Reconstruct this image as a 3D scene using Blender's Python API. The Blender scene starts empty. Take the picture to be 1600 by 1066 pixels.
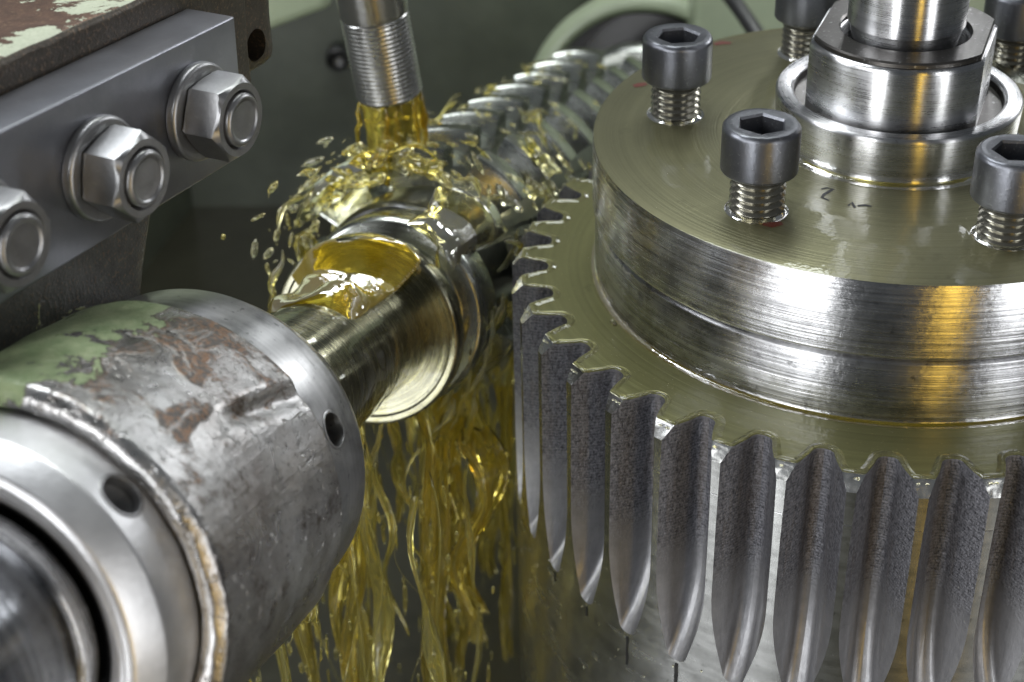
import bpy, bmesh, math, random
import numpy as np
from mathutils import Vector, Matrix, noise
random.seed(7)
C = bpy.context.scene.collection
S = bpy.context.scene
PI = math.pi

# ------------------------------------------------------------------ camera
CAM = Vector((-1.2875, -4.849, 2.2963)); PITCH = .5655; ROLL = -.0246; FPX = 2494.2
FW = Vector((0, math.cos(PITCH), -math.sin(PITCH)))
_up = Vector((0, math.sin(PITCH), math.cos(PITCH))); _rt = Vector((1, 0, 0))
RT = math.cos(ROLL)*_rt + math.sin(ROLL)*_up
UP = math.cos(ROLL)*_up - math.sin(ROLL)*_rt
cd = bpy.data.cameras.new('camera'); cam = bpy.data.objects.new('camera', cd); C.objects.link(cam)
cd.lens = FPX/1600*36; cd.sensor_width = 36; cd.clip_start = .05; cd.clip_end = 200
M = Matrix.Identity(4)
for i in range(3):
    M[i][0] = RT[i]; M[i][1] = UP[i]; M[i][2] = -FW[i]; M[i][3] = CAM[i]
cam.matrix_world = M
cd.dof.use_dof = True; cd.dof.focus_distance = 4.8; cd.dof.aperture_fstop = 1.4
S.camera = cam
S.view_settings.view_transform = 'Standard'; S.view_settings.look = 'None'
S.view_settings.exposure = .12; S.view_settings.gamma = 1
S.render.engine = 'CYCLES'
S.cycles.max_bounces = 10; S.cycles.transmission_bounces = 8; S.cycles.glossy_bounces = 5

# ------------------------------------------------------------------ world and lamps (workshop lamps round the machine, plus added lights)
w = bpy.data.worlds.new('World'); S.world = w; w.use_nodes = True
bg = w.node_tree.nodes['Background']; bg.inputs[0].default_value = (.62, .68, .74, 1); bg.inputs[1].default_value = .115

def lamp(name, az, el, dist, sx, sy, power, col=(.97, .985, 1), tgt=(0, 0, -.3)):
    L = bpy.data.lights.new(name, 'AREA'); L.shape = 'RECTANGLE'; L.size = sx; L.size_y = sy
    L.energy = power; L.color = col
    o = bpy.data.objects.new(name, L); C.objects.link(o)
    a, e = math.radians(az), math.radians(el); t = Vector(tgt)
    d = Vector((math.cos(a)*math.cos(e), math.sin(a)*math.cos(e), math.sin(e)))
    o.location = t + d*dist
    z = d; x = Vector((-math.sin(a), math.cos(a), 0)); y = z.cross(x)
    m = Matrix.Identity(4)
    for i in range(3): m[i][0] = x[i]; m[i][1] = y[i]; m[i][2] = z[i]; m[i][3] = o.location[i]
    o.matrix_world = m
    return o
lamp('lamp_front', -140, 4, 9, 4.6, 8, 620)
lamp('lamp_front_strip', -123, 3, 9, 1.1, 9, 230)
lamp('lamp_front_right', -58, 5, 9, 2.2, 8, 260)
lamp('amber_reflection_light', -80, -4, 9, .9, 9, 95, (1, .62, .08))  # added light imitating a yellow reflection on the steel; not a workshop lamp
lamp('lamp_left', -172, 22, 9, 3.0, 4.5, 470, (.93, .96, 1))
lamp('lamp_top', 150, 62, 8, 3.2, 3.2, 330, (.93, .97, 1))
lamp('lamp_back', 74, 27, 10, .9, 1.4, 45, (.95, .98, 1))
lamp('hob_fill_light', 44, 24, 9, 3.0, 2.2, 260, (.96, .98, 1))  # added to brighten the hob teeth that face the gear
lamp('lamp_far_top', 95, 60, 9, 3.5, 2.0, 200, (.95, 1, .95))

# ------------------------------------------------------------------ helpers
def at(x, y, d):
    """point seen at photograph pixel x, y at depth d"""
    return CAM + (FW + RT*((x-800)/FPX) - UP*((y-533)/FPX))*d

def frame(o, x, y, z):
    m = Matrix.Identity(4)
    for i in range(3): m[i][0] = x[i]; m[i][1] = y[i]; m[i][2] = z[i]; m[i][3] = o[i]
    return m

def tag(o, label=None, cat=None, group=None, kind=None):
    if label: o['label'] = label
    if cat: o['category'] = cat
    if group: o['group'] = group
    if kind: o['kind'] = kind
    return o

def empty(name, m):
    o = bpy.data.objects.new(name, None); C.objects.link(o)
    o.empty_display_size = .05
    o.matrix_world = m if isinstance(m, Matrix) else Matrix.Translation(m)
    return o

def link(name, me, parent=None, m=None):
    o = bpy.data.objects.new(name, me); C.objects.link(o)
    if parent: o.parent = parent
    if m is not None:
        if parent: o.matrix_local = m
        else: o.matrix_world = m
    return o

def mesh(name, vs, fs, mats, parent=None, m=None, smooth=30, midx=None):
    me = bpy.data.meshes.new(name); me.from_pydata([tuple(v) for v in vs], [], fs); me.update()
    for t in (mats if isinstance(mats, (list, tuple)) else [mats]): me.materials.append(t)
    if midx is not None: me.polygons.foreach_set('material_index', midx)
    if smooth:
        me.polygons.foreach_set('use_smooth', [True]*len(me.polygons))
        me.set_sharp_from_angle(angle=math.radians(smooth))
    return link(name, me, parent, m)

def lathe_data(prof, n=96, a0=0, a1=2*PI, disp=None):
    """prof: list of (r, z); closed round if a full turn"""
    full = abs(a1-a0-2*PI) < 1e-6; k = n if full else n+1
    vs, fs = [], []
    for (r, z) in prof:
        for i in range(k):
            a = a0+(a1-a0)*i/n
            v = Vector((r*math.cos(a), r*math.sin(a), z))
            if disp: v = disp(v, r, a, z)
            vs.append(v)
    for j in range(len(prof)-1):
        for i in range(n):
            i2 = (i+1) % k
            fs.append((j*k+i, j*k+i2, (j+1)*k+i2, (j+1)*k+i))
    return vs, fs
def lathe(name, prof, mat, parent=None, m=None, n=96, smooth=30, disp=None):
    vs, fs = lathe_data(prof, n, disp=disp)
    return mesh(name, vs, fs, mat, parent, m, smooth)
def bev(prof, b=.006, k=2):
    """round the corners of a lathe profile"""
    out = [prof[0]]
    for i in range(1, len(prof)-1):
        p0, p, p1 = [Vector((q[0], q[1])) for q in prof[i-1:i+2]]
        bb = min(b, (p0-p).length*.45, (p1-p).length*.45)
        A = p+(p0-p).normalized()*bb; B = p+(p1-p).normalized()*bb
        for s in range(k+1):
            t = s/k; q = A*(1-t)**2+p*2*t*(1-t)+B*t*t; out.append((q.x, q.y))
    out.append(prof[-1]); return out

def fine(prof, step):
    out = [prof[0]]
    for a, b in zip(prof, prof[1:]):
        L = math.hypot(b[0]-a[0], b[1]-a[1]); k = max(1, int(L/step))
        for s in range(1, k+1): out.append((a[0]+(b[0]-a[0])*s/k, a[1]+(b[1]-a[1])*s/k))
    return out

def box_bm(x0, x1, y0, y1, z0, z1, b=.01, cuts=0):
    bm = bmesh.new()
    v = [bm.verts.new((x, y, z)) for x in (x0, x1) for y in (y0, y1) for z in (z0, z1)]
    for f in ((0, 1, 3, 2), (4, 6, 7, 5), (0, 4, 5, 1), (2, 3, 7, 6), (0, 2, 6, 4), (1, 5, 7, 3)):
        bm.faces.new([v[i] for i in f])
    if b: bmesh.ops.bevel(bm, geom=bm.edges[:], offset=b, segments=3, profile=.5, affect='EDGES')
    return bm
def bm_obj(name, bm, mat, parent=None, m=None, smooth=30):
    me = bpy.data.meshes.new(name); bm.normal_update(); bm.to_mesh(me); bm.free()
    me.materials.append(mat)
    me.polygons.foreach_set('use_smooth', [True]*len(me.polygons)); me.set_sharp_from_angle(angle=math.radians(smooth))
    return link(name, me, parent, m)

def boolean(o, cutters):
    for c in cutters:
        md = o.modifiers.new('b', 'BOOLEAN'); md.operation = 'DIFFERENCE'; md.object = c; md.solver = 'EXACT'
    bpy.context.view_layer.update()
    dg = bpy.context.evaluated_depsgraph_get()
    me = bpy.data.meshes.new_from_object(o.evaluated_get(dg), depsgraph=dg)
    o.modifiers.clear(); o.data = me
    me.polygons.foreach_set('use_smooth', [True]*len(me.polygons)); me.set_sharp_from_angle(angle=math.radians(30))
    for c in cutters: bpy.data.objects.remove(c)

def cyl_cutter(m, r, h0, h1, n=48, hexa=False):
    vs, fs = lathe_data([(r, h0), (r, h1)], n)
    fs.append(tuple(range(n-1, -1, -1))); fs.append(tuple(range(n, 2*n)))
    me = bpy.data.meshes.new('cut'); me.from_pydata([tuple(v) for v in vs], [], fs)
    o = bpy.data.objects.new('cut', me); C.objects.link(o); o.matrix_world = m; return o

# ------------------------------------------------------------------ materials
class NT:
    def __init__(s, name):
        s.m = bpy.data.materials.new(name); s.m.use_nodes = True; s.t = s.m.node_tree
        s.p = s.t.nodes['Principled BSDF']; s.tc = s.t.nodes.new('ShaderNodeTexCoord')
    def n(s, t, **k):
        o = s.t.nodes.new(t)
        for a, b in k.items(): setattr(o, a, b)
        return o
    def l(s, a, b): s.t.links.new(a, b)
    def mapv(s, sc, src=None, loc=(0, 0, 0)):
        o = s.n('ShaderNodeMapping'); o.inputs['Scale'].default_value = sc if hasattr(sc, '__len__') else (sc,)*3
        o.inputs['Location'].default_value = loc
        s.l(src or s.tc.outputs['Object'], o.inputs['Vector']); return o.outputs[0]
    def noise(s, sc, det=3, rough=.5, vec=None, dist=0):
        o = s.n('ShaderNodeTexNoise'); o.inputs['Scale'].default_value = sc; o.inputs['Detail'].default_value = det
        o.inputs['Roughness'].default_value = rough; o.inputs['Distortion'].default_value = dist
        s.l(vec or s.tc.outputs['Object'], o.inputs['Vector']); return o.outputs['Fac']
    def ramp(s, fac, stops, interp='LINEAR'):
        o = s.n('ShaderNodeValToRGB'); o.color_ramp.interpolation = interp
        while len(o.color_ramp.elements) < len(stops): o.color_ramp.elements.new(.5)
        for e, (p, c) in zip(o.color_ramp.elements, stops):
            e.position = p; e.color = (c, c, c, 1) if not hasattr(c, '__len__') else (*c, 1)
        s.l(fac, o.inputs[0]); return o.outputs[0]
    def math(s, op, a, b=None, clamp=False):
        o = s.n('ShaderNodeMath', operation=op, use_clamp=clamp)
        for i, v in enumerate((a, b)):
            if v is None: continue
            if isinstance(v, (int, float)): o.inputs[i].default_value = v
            else: s.l(v, o.inputs[i])
        return o.outputs[0]
    def mix(s, f, a, b):
        o = s.n('ShaderNodeMix', data_type='RGBA')
        for i, v in ((0, f), (6, a), (7, b)):
            if isinstance(v, (int, float)): o.inputs[i].default_value = v
            elif isinstance(v, tuple): o.inputs[i].default_value = (*v, 1)
            else: s.l(v, o.inputs[i])
        return o.outputs[2]
    def bump(s, h, st=.3, d=.01, nrm=None):
        o = s.n('ShaderNodeBump'); o.inputs['Strength'].default_value = st; o.inputs['Distance'].default_value = d
        s.l(h, o.inputs['Height'])
        if nrm is not None: s.l(nrm, o.inputs['Normal'])
        return o.outputs[0]
    def set(s, **k):
        for a, v in k.items():
            i = s.p.inputs[a.replace('_', ' ')]
            if isinstance(v, (int, float)): i.default_value = v
            elif isinstance(v, tuple): i.default_value = (*v, 1) if i.type == 'RGBA' else v
            else: s.l(v, i)
        return s
    def rz(s):
        """z + 1.37 r of the object, for turning marks on sides and faces alike"""
        sp = s.n('ShaderNodeSeparateXYZ'); s.l(s.tc.outputs['Object'], sp.inputs[0])
        vm = s.n('ShaderNodeVectorMath', operation='MULTIPLY'); s.l(s.tc.outputs['Object'], vm.inputs[0]); vm.inputs[1].default_value = (1, 1, 0)
        ln = s.n('ShaderNodeVectorMath', operation='LENGTH'); s.l(vm.outputs[0], ln.inputs[0])
        return sp, ln.outputs['Value'], s.math('ADD', sp.outputs[2], s.math('MULTIPLY', ln.outputs['Value'], 1.37))
    def turned(s, lines, low=2.):
        sp, r, q = s.rz()
        cb = s.n('ShaderNodeCombineXYZ')
        s.l(s.math('MULTIPLY', sp.outputs[0], low), cb.inputs[0]); s.l(s.math('MULTIPLY', sp.outputs[1], low), cb.inputs[1])
        s.l(s.math('MULTIPLY', q, lines), cb.inputs[2]); return cb.outputs[0]

def m_turned(name, base=(.55, .55, .56), rough=.22, lines=90, st=.25, coat=0., coat_tint=(1, 1, 1), dirt=.35, aniso=0., low=2., lc=.82, cwave=.25, crough=.03):
    k = NT(name); v = k.turned(lines, low)
    f1 = k.noise(1, 4, .6, v); f2 = k.noise(3.1, 2, .5, v)
    sm = k.noise(9, 5, .65); spots = k.noise(38, 3, .6)
    dk = k.ramp(sm, [(.3, 1-dirt), (.55, 1.)])
    dk2 = k.ramp(spots, [(.27, 1-dirt*1.3), (.36, 1.)])
    ln = k.ramp(f1, [(.32, lc), (.62, 1.)])
    col = k.mix(1., base, dk); col.node.blend_type = 'MULTIPLY'
    c2 = k.mix(1., col, dk2); c2.node.blend_type = 'MULTIPLY'
    c3 = k.mix(1., c2, ln); c3.node.blend_type = 'MULTIPLY'
    k.set(Base_Color=c3, Metallic=1., Roughness=k.math('ADD', k.math('MULTIPLY', f2, .18), k.math('ADD', k.math('MULTIPLY', sm, .14), rough-.14)))
    h = k.math('ADD', f1, k.math('MULTIPLY', spots, .25))
    k.set(Normal=k.bump(h, st, .004))
    if coat:
        geo = k.n('ShaderNodeNewGeometry'); wv = k.noise(5 if cwave < .3 else 16, 2, .5, geo.outputs['Position'])
        k.set(Coat_Weight=coat, Coat_Roughness=crough, Coat_IOR=1.47, Coat_Tint=coat_tint, Coat_Normal=k.bump(wv, cwave, .02))
    if aniso:
        tg = k.n('ShaderNodeTangent', direction_type='RADIAL', axis='Z'); k.l(tg.outputs[0], k.p.inputs['Tangent'])
        k.set(Anisotropic=aniso, Anisotropic_Rotation=.25)
    return k.m

def m_dark(name, base=(.12, .12, .125), rough=.34, scale=1., scuff=.6):
    k = NT(name)
    a = k.noise(14*scale, 5, .6); b = k.noise(60*scale, 4, .7); c = k.noise(5*scale, 3, .5)
    sc = k.ramp(b, [(.60, 0.), (.70, 1.)])
    col = k.mix(k.math('MULTIPLY', sc, scuff), k.mix(a, tuple(x*.75 for x in base), tuple(x*1.3 for x in base)), (.42, .42, .42))
    k.set(Base_Color=col, Metallic=.9, Roughness=k.math('ADD', k.math('MULTIPLY', c, .25), rough-.1))
    k.set(Normal=k.bump(k.math('ADD', b, k.math('MULTIPLY', a, .3)), .16, .005))
    return k.m

def m_paint(name, base, rough=.45, var=.25, coat=.3):
    k = NT(name); a = k.noise(3, 4, .6); b = k.noise(30, 3, .6)
    k.set(Base_Color=k.mix(a, tuple(x*(1-var) for x in base), tuple(min(1, x*(1+var)) for x in base)), Roughness=rough, Coat_Weight=coat, Coat_Roughness=.15)
    k.set(Normal=k.bump(k.math('ADD', a, k.math('MULTIPLY', b, .3)), .3, .02)); return k.m

def m_oil(name, col=(.97, .85, .22), trans=.94, rough=.02, vary=(.98, .96, .72)):
    k = NT(name)
    k.set(Base_Color=k.mix(k.ramp(k.noise(5, 3, .6), [(.38, 0.), (.62, 1.)]), col, vary), Transmission_Weight=trans, Roughness=rough, IOR=1.47)
    v = k.noise(14, 2, .5); k.set(Normal=k.bump(v, .25, .02)); return k.m

def m_wetface(name, base, rings=150, metal=.55, rough=.38):
    """machined face under a film of cutting oil"""
    k = NT(name); sp, r, q = k.rz()
    cb = k.n('ShaderNodeCombineXYZ'); k.l(k.math('MULTIPLY', sp.outputs[0], .6), cb.inputs[0]); k.l(k.math('MULTIPLY', sp.outputs[1], .6), cb.inputs[1]); k.l(k.math('MULTIPLY', r, rings), cb.inputs[2])
    rn = k.noise(1, 3, .6, cb.outputs[0])
    big = k.noise(2.3, 4, .6); fleck = k.noise(160, 2, .5); sp2 = k.noise(7, 4, .7)
    col = k.mix(big, tuple(x*.72 for x in base), tuple(x*1.25 for x in base))
    col = k.mix(k.math('MULTIPLY', k.ramp(rn, [(.35, 0.), (.65, 1.)]), .32), col, tuple(x*1.6 for x in base))
    col = k.mix(k.math('MULTIPLY', k.ramp(fleck, [(.70, 0.), (.76, 1.)]), .5), col, (.6, .52, .25))
    col = k.mix(k.math('MULTIPLY', k.ramp(sp2, [(.60, 0.), (.72, 1.)]), .5), col, tuple(x*.5 for x in base))
    k.set(Base_Color=col, Metallic=metal, Roughness=rough, Normal=k.bump(rn, .35, .005))
    cn = k.bump(k.noise(2.6, 2, .5), .4, .03); cn = k.bump(k.noise(60, 1, .5), .04, .01, cn)
    k.set(Coat_Weight=1., Coat_Roughness=.02, Coat_IOR=1.47, Coat_Tint=(.97, .96, .80), Coat_Normal=cn)
    return k.m

MAT = {}
MAT['plate_side'] = m_turned('plate_side_steel', (.70, .70, .71), .24, 75, .6, coat=.25, dirt=.35, aniso=.88, low=1.0, lc=.5)
MAT['spacer_side'] = m_turned('spacer_side_steel', (.50, .50, .51), .26, 65, .7, coat=.3, dirt=.4, aniso=.86, low=1.0, lc=.5)
MAT['plate_top'] = m_wetface('oily_plate_face', (.155, .152, .110))
MAT['gear_top'] = m_wetface('oily_gear_face', (.175, .175, .09), rings=60)
MAT['bright'] = m_turned('bright_turned_steel', (.68, .68, .69), .27, 80, .15, dirt=.25, aniso=.92)
MAT['bolt'] = m_dark('black_oxide_steel', (.135, .14, .155), .34, 1.3, .5)
MAT['thread'] = m_dark('oily_thread_steel', (.24, .23, .19), .16, .3, .1)
MAT['washer_recess_dark'] = m_dark('worn_washer_and_shaded_recess_steel', (.09, .085, .08), .3, .8, .8)  # the worn washer, and the ring recess darkened by colour
MAT['land'] = m_turned('tooth_land_steel', (.74, .75, .74), .22, 10, .08, coat=.5, dirt=.25, aniso=.7)
k_ = NT('wet_chamfer_steel'); k_.set(Base_Color=(.72, .72, .70), Metallic=1., Roughness=k_.ramp(k_.noise(20, 3, .6), [(.3, .16), (.7, .3)]), Coat_Weight=1., Coat_Roughness=.02, Normal=k_.bump(k_.noise(16, 2, .5), .25, .02)); MAT['chamfer'] = k_.m
MAT['blank'] = m_turned('blank_cylinder_steel', (.50, .52, .50), .26, 20, .12, coat=.5, dirt=.35, aniso=.8)
MAT['bar'] = m_dark('ground_grey_bar_steel', (.235, .24, .265), .34, .5, .15)
MAT['nut'] = m_dark('satin_nut_steel', (.29, .29, .295), .33, 1.6, .6)
MAT['bore'] = m_dark('dark_bore_steel', (.05, .05, .05), .4)
MAT['oil'] = m_oil('cutting_oil')
def m_fall(name, col):
    k = NT(name); k.set(Base_Color=col, Transmission_Weight=.96, Roughness=.03, IOR=1.47)
    v = k.noise(1, 2, .5, k.mapv((12, 12, 3))); k.set(Normal=k.bump(v, .5, .05)); return k.m
MAT['fall'] = m_fall('falling_oil', (.98, .91, .36))
MAT['fall_deep'] = m_fall('falling_amber_oil', (.97, .83, .22))
MAT['oil_deep'] = m_oil('deep_amber_oil', (.93, .70, .07), .9, vary=(.96, .82, .2))
MAT['sleeve_oil'] = m_oil('thick_golden_oil', (.80, .55, .03), .8, vary=(.92, .74, .12))
MAT['oil_clear'] = m_oil('thin_oil', (.97, .95, .72), .96, .01)
MAT['paint'] = m_paint('green_machine_paint', (.16, .20, .13))
MAT['paint_pale'] = m_paint('pale_green_machine_paint', (.38, .44, .30))
MAT['paint_shaded'] = m_paint('shaded_green_wall_paint', (.075, .085, .062), .4, .5)  # green darkened for the walls; background shade put into the paint
MAT['black'] = m_paint('black_sump_floor', (.030, .029, .019), .35, .5)  # one brown-black tone over the whole sump floor

def m_flank():
    """hobbed tooth gap: fine feed scallops that fade into the smooth run-out at the lower end"""
    k = NT('hobbed_flank_steel_shaded'); O = k.tc.outputs['Object']
    sp = k.n('ShaderNodeSeparateXYZ'); k.l(O, sp.inputs[0])
    a = k.noise(110, 3, .65, k.mapv((1, 1, .7))); b = k.noise(24, 5, .65); c = k.noise(1, 3, .6, k.mapv((55, 55, 7)))
    st = k.n('ShaderNodeTexWave', wave_type='BANDS', bands_direction='Z'); st.inputs['Scale'].default_value = 27; st.inputs['Distortion'].default_value = 7; st.inputs['Detail'].default_value = 4; st.inputs['Detail Scale'].default_value = 8
    k.l(O, st.inputs['Vector'])
    zz = k.math('ADD', sp.outputs[2], k.math('MULTIPLY', k.math('SUBTRACT', b, .5), .22))
    m = k.ramp(k.math('ADD', zz, 1.5), [(.46, 0.), (.60, 1.)])      # 0 below, 1 in the feed-marked part
    tex = k.math('ADD', k.math('MULTIPLY', a, .8), k.math('MULTIPLY', st.outputs['Fac'], .2))
    dark = k.mix(k.ramp(k.math('ADD', k.math('MULTIPLY', a, .85), k.math('MULTIPLY', st.outputs['Fac'], .15)), [(.3, 0.), (.72, 1.)]), (.055, .055, .062), (.28, .28, .305))  # dark tone: shade of the tooth gaps put into the colour
    dark = k.mix(k.math('MULTIPLY', k.ramp(k.noise(6, 2, .5, k.mapv((4, 4, .4))), [(.56, 0.), (.74, 1.)]), .22), dark, (.18, .13, .08))
    light = k.mix(b, (.17, .17, .18), (.32, .32, .33))
    k.set(Base_Color=k.mix(m, light, dark), Metallic=.9, Roughness=k.math('ADD', k.math('MULTIPLY', tex, .15), k.math('ADD', k.math('MULTIPLY', c, .2), .38)))
    h = k.math('ADD', k.math('MULTIPLY', k.math('MULTIPLY', tex, m), 1.2), k.math('ADD', k.math('MULTIPLY', c, .3), k.math('MULTIPLY', a, .2)))
    k.set(Normal=k.bump(h, .6, .006)); k.set(Coat_Weight=.5, Coat_Roughness=.08, Coat_IOR=1.47); return k.m
MAT['flank'] = m_flank(); MAT['runout'] = MAT['flank']

def m_cast():
    """worn bearing housing: rubbed bright metal, brown rust, remains of green paint"""
    k = NT('worn_housing_casting'); O = k.mapv((1, -1, 1))
    sp = k.n('ShaderNodeSeparateXYZ'); k.l(O, sp.inputs[0])
    n1 = k.noise(3.2, 6, .68); n2 = k.noise(18, 6, .7); n3 = k.noise(70, 4, .7); n4 = k.noise(7, 5, .7, dist=.6)
    base = k.mix(k.ramp(n1, [(.35, 0.), (.62, 1.)]), (.30, .28, .265), (.58, .575, .57))
    base = k.mix(k.ramp(k.noise(9, 6, .72), [(.56, 0.), (.68, 1.)]), base, (.15, .125, .105))
    # rust towards the top (y) of the housing
    top = k.math('ADD', k.math('MULTIPLY', sp.outputs[1], 1.9), k.math('ADD', k.math('MULTIPLY', sp.outputs[2], .25), .45))
    rm = k.math('ADD', top, k.math('MULTIPLY', k.math('SUBTRACT', n4, .5), 2.2))
    rust = k.ramp(k.math('MULTIPLY', rm, .5), [(.34, 0.), (.44, 1.)])
    rcol = k.mix(k.ramp(n3, [(.47, 0.), (.60, 1.)]), (.035, .023, .015), (.30, .13, .035))
    c = k.mix(k.math('MULTIPLY', rust, .8), base, rcol)
    pm = k.math('ADD', k.math('ADD', k.math('MULTIPLY', sp.outputs[1], 1.8), k.math('ADD', k.math('MULTIPLY', sp.outputs[0], -2.4), .42)), k.math('MULTIPLY', k.math('SUBTRACT', n4, .5), 2.2))
    pm2 = k.math('ADD', pm, k.math('MULTIPLY', k.math('SUBTRACT', n2, .5), .35))
    pm2 = k.math('MULTIPLY', pm2, .5)
    paint = k.ramp(pm2, [(.600, 0.), (.606, 1.)])
    edge = k.ramp(pm2, [(.555, 0.), (.595, 1.)])
    c = k.mix(k.math('MULTIPLY', edge, .85), c, (.04, .035, .03))
    pc = k.mix(k.ramp(n2, [(.35, 0.), (.7, 1.)]), (.22, .30, .15), (.42, .48, .28)); c = k.mix(k.math('MULTIPLY', k.ramp(n3, [(.58, 0.), (.66, 1.)]), .6), c, (.03, .025, .02))
    c = k.mix(paint, c, pc)
    met = k.math('MULTIPLY', k.math('SUBTRACT', 1., edge), k.math('SUBTRACT', 1., k.math('MULTIPLY', rust, .6)))
    k.set(Base_Color=c, Metallic=met, Roughness=k.ramp(n4, [(.3, .24), (.7, .42)]))
    scr = k.noise(1, 4, .7, k.mapv((45, 45, 4)))
    h = k.math('ADD', k.math('MULTIPLY', n2, .45), k.math('ADD', k.math('MULTIPLY', k.math('MULTIPLY', n3, k.math('ADD', .12, rust)), .45), k.math('MULTIPLY', paint, .8)))
    h = k.math('ADD', h, k.math('MULTIPLY', scr, .35))
    pit = k.ramp(k.noise(34, 3, .6), [(.28, 0.), (.40, 1.)]); nick = k.ramp(k.noise(1, 2, .5, k.mapv((26, 26, 90))), [(.26, 0.), (.33, 1.)])
    h = k.math('ADD', h, k.math('ADD', k.math('MULTIPLY', pit, .35), k.math('MULTIPLY', nick, .5)))
    k.set(Normal=k.bump(h, .6, .010)); return k.m
MAT['cast'] = m_cast()

def m_flaked(name, thr=.5, paintc=((.34, .38, .27), (.56, .58, .45)), under=((.05, .045, .04), (.20, .16, .13))):
    k = NT(name); n1 = k.noise(3.5, 6, .62, dist=.5); n2 = k.noise(22, 5, .7); n3 = k.noise(90, 3, .6)
    pm = k.math('ADD', n1, k.math('MULTIPLY', k.math('SUBTRACT', n2, .5), .25))
    paint = k.ramp(pm, [(thr, 0.), (thr+.01, 1.)])
    u = k.mix(n2, *under); u = k.mix(k.math('MULTIPLY', k.ramp(n3, [(.55, 0.), (.65, 1.)]), .35), u, (.3, .2, .12))
    k.set(Base_Color=k.mix(paint, u, k.mix(n3, *paintc)), Metallic=k.math('MULTIPLY', k.math('SUBTRACT', 1., paint), .6), Roughness=.42)
    h = k.math('ADD', k.math('MULTIPLY', paint, 1.), k.math('ADD', k.math('MULTIPLY', n2, .5), k.math('MULTIPLY', n3, .3)))
    k.set(Normal=k.bump(h, .6, .01)); return k.m
MAT['flaked'] = m_flaked('flaking_green_paint', .49, under=((.04, .032, .028), (.22, .13, .09)))
MAT['grimy'] = m_flaked('grimy_dark_casting', .63, ((.22, .24, .12), (.36, .36, .18)), ((.035, .035, .033), (.17, .17, .16)))
MAT['rustcast'] = m_flaked('brown_grimy_casting', .75, under=((.028, .025, .021), (.10, .085, .068)))
MAT['ringnut'] = m_dark('matte_worn_ring_nut_steel', (.66, .66, .67), .42, .8, .15)
MAT['collar'] = m_turned('ground_collar_steel', (.46, .46, .46), .32, 45, .15, dirt=.4)
MAT['arbor'] = m_turned('spinning_oily_sleeve_steel', (.36, .355, .31), .24, 60, .5, coat=1., coat_tint=(.93, .92, .74), dirt=.35, aniso=.85, lc=.5)
MAT['shaft'] = m_turned('polished_spindle_steel', (.30, .31, .33), .2, 50, .3, dirt=.4, aniso=.5, lc=.6)
MAT['hob'] = m_turned('oil_wet_hob_steel', (.46, .47, .47), .24, 10, .2, coat=1., coat_tint=(.95, .97, .88), dirt=.3, cwave=.4, crough=.03)
MAT['hob_core'] = m_paint('oily_hob_core_gash_shade', (.02, .022, .016), .3, .3, .6)  # near-black oil tone; shade of the gashes put into the colour
MAT['ink'] = m_paint('black_marker_ink', (.01, .01, .01), .5, .1, 0)
MAT['redink'] = m_paint('red_marker_ink', (.12, .03, .02), .4, .2, .6)
MAT['pipe'] = m_dark('galvanised_pipe_steel', (.36, .36, .35), .25, .8, .4)
MAT['rubber_hole_black'] = m_paint('black_rubber_and_hole_shade', (.02, .02, .02), .35, .2)  # rubber on the hose; elsewhere black painted for the shade in holes

# ------------------------------------------------------------------ the workpiece gear
RO, RR, NT_ = 1.285, 1.147, 40
ZT, ZC, ZB, RHOB = -.489, -1.035, -3.2, .50
PITCHA = 2*PI/NT_
rb = 1.224*math.cos(math.radians(20))
inv = lambda a: math.tan(a)-a
def gap_hw(r):
    """half angle of the tooth gap at radius r"""
    rr = max(r, rb+.0005)
    psi = PI/(2*NT_)+inv(math.radians(20))-inv(math.acos(min(1, rb/rr)))
    g = PI/NT_-psi
    g += .0092*max(0, (rr-rb)/(RO-rb))
    if r < RR+.018:
        t = max(0, (r-RR)/.018); g *= math.sqrt(max(0, 1-(1-t)**2))
    return g
def lift(z):
    if z > -.80: return .006*((z+.80)/(-.489+.80))**1.5
    if z >= ZC: return 0
    q = RHOB**2-(z-ZC)**2
    return RHOB-math.sqrt(q) if q > 0 else 9
levels = [ZT, ZT-.006, ZT-.045]
levels += list(np.linspace(-.56, ZC, 12)) + list(np.linspace(ZC-.03, -1.36, 22)) + [-1.370, -1.3765, -1.3796, -1.382, -1.395]
levels = sorted(set(round(z, 4) for z in levels), reverse=True)
RSTEP = [0, .02, .06, .12, .2, .3, .42, .56, .7, .85, 1.]
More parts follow.
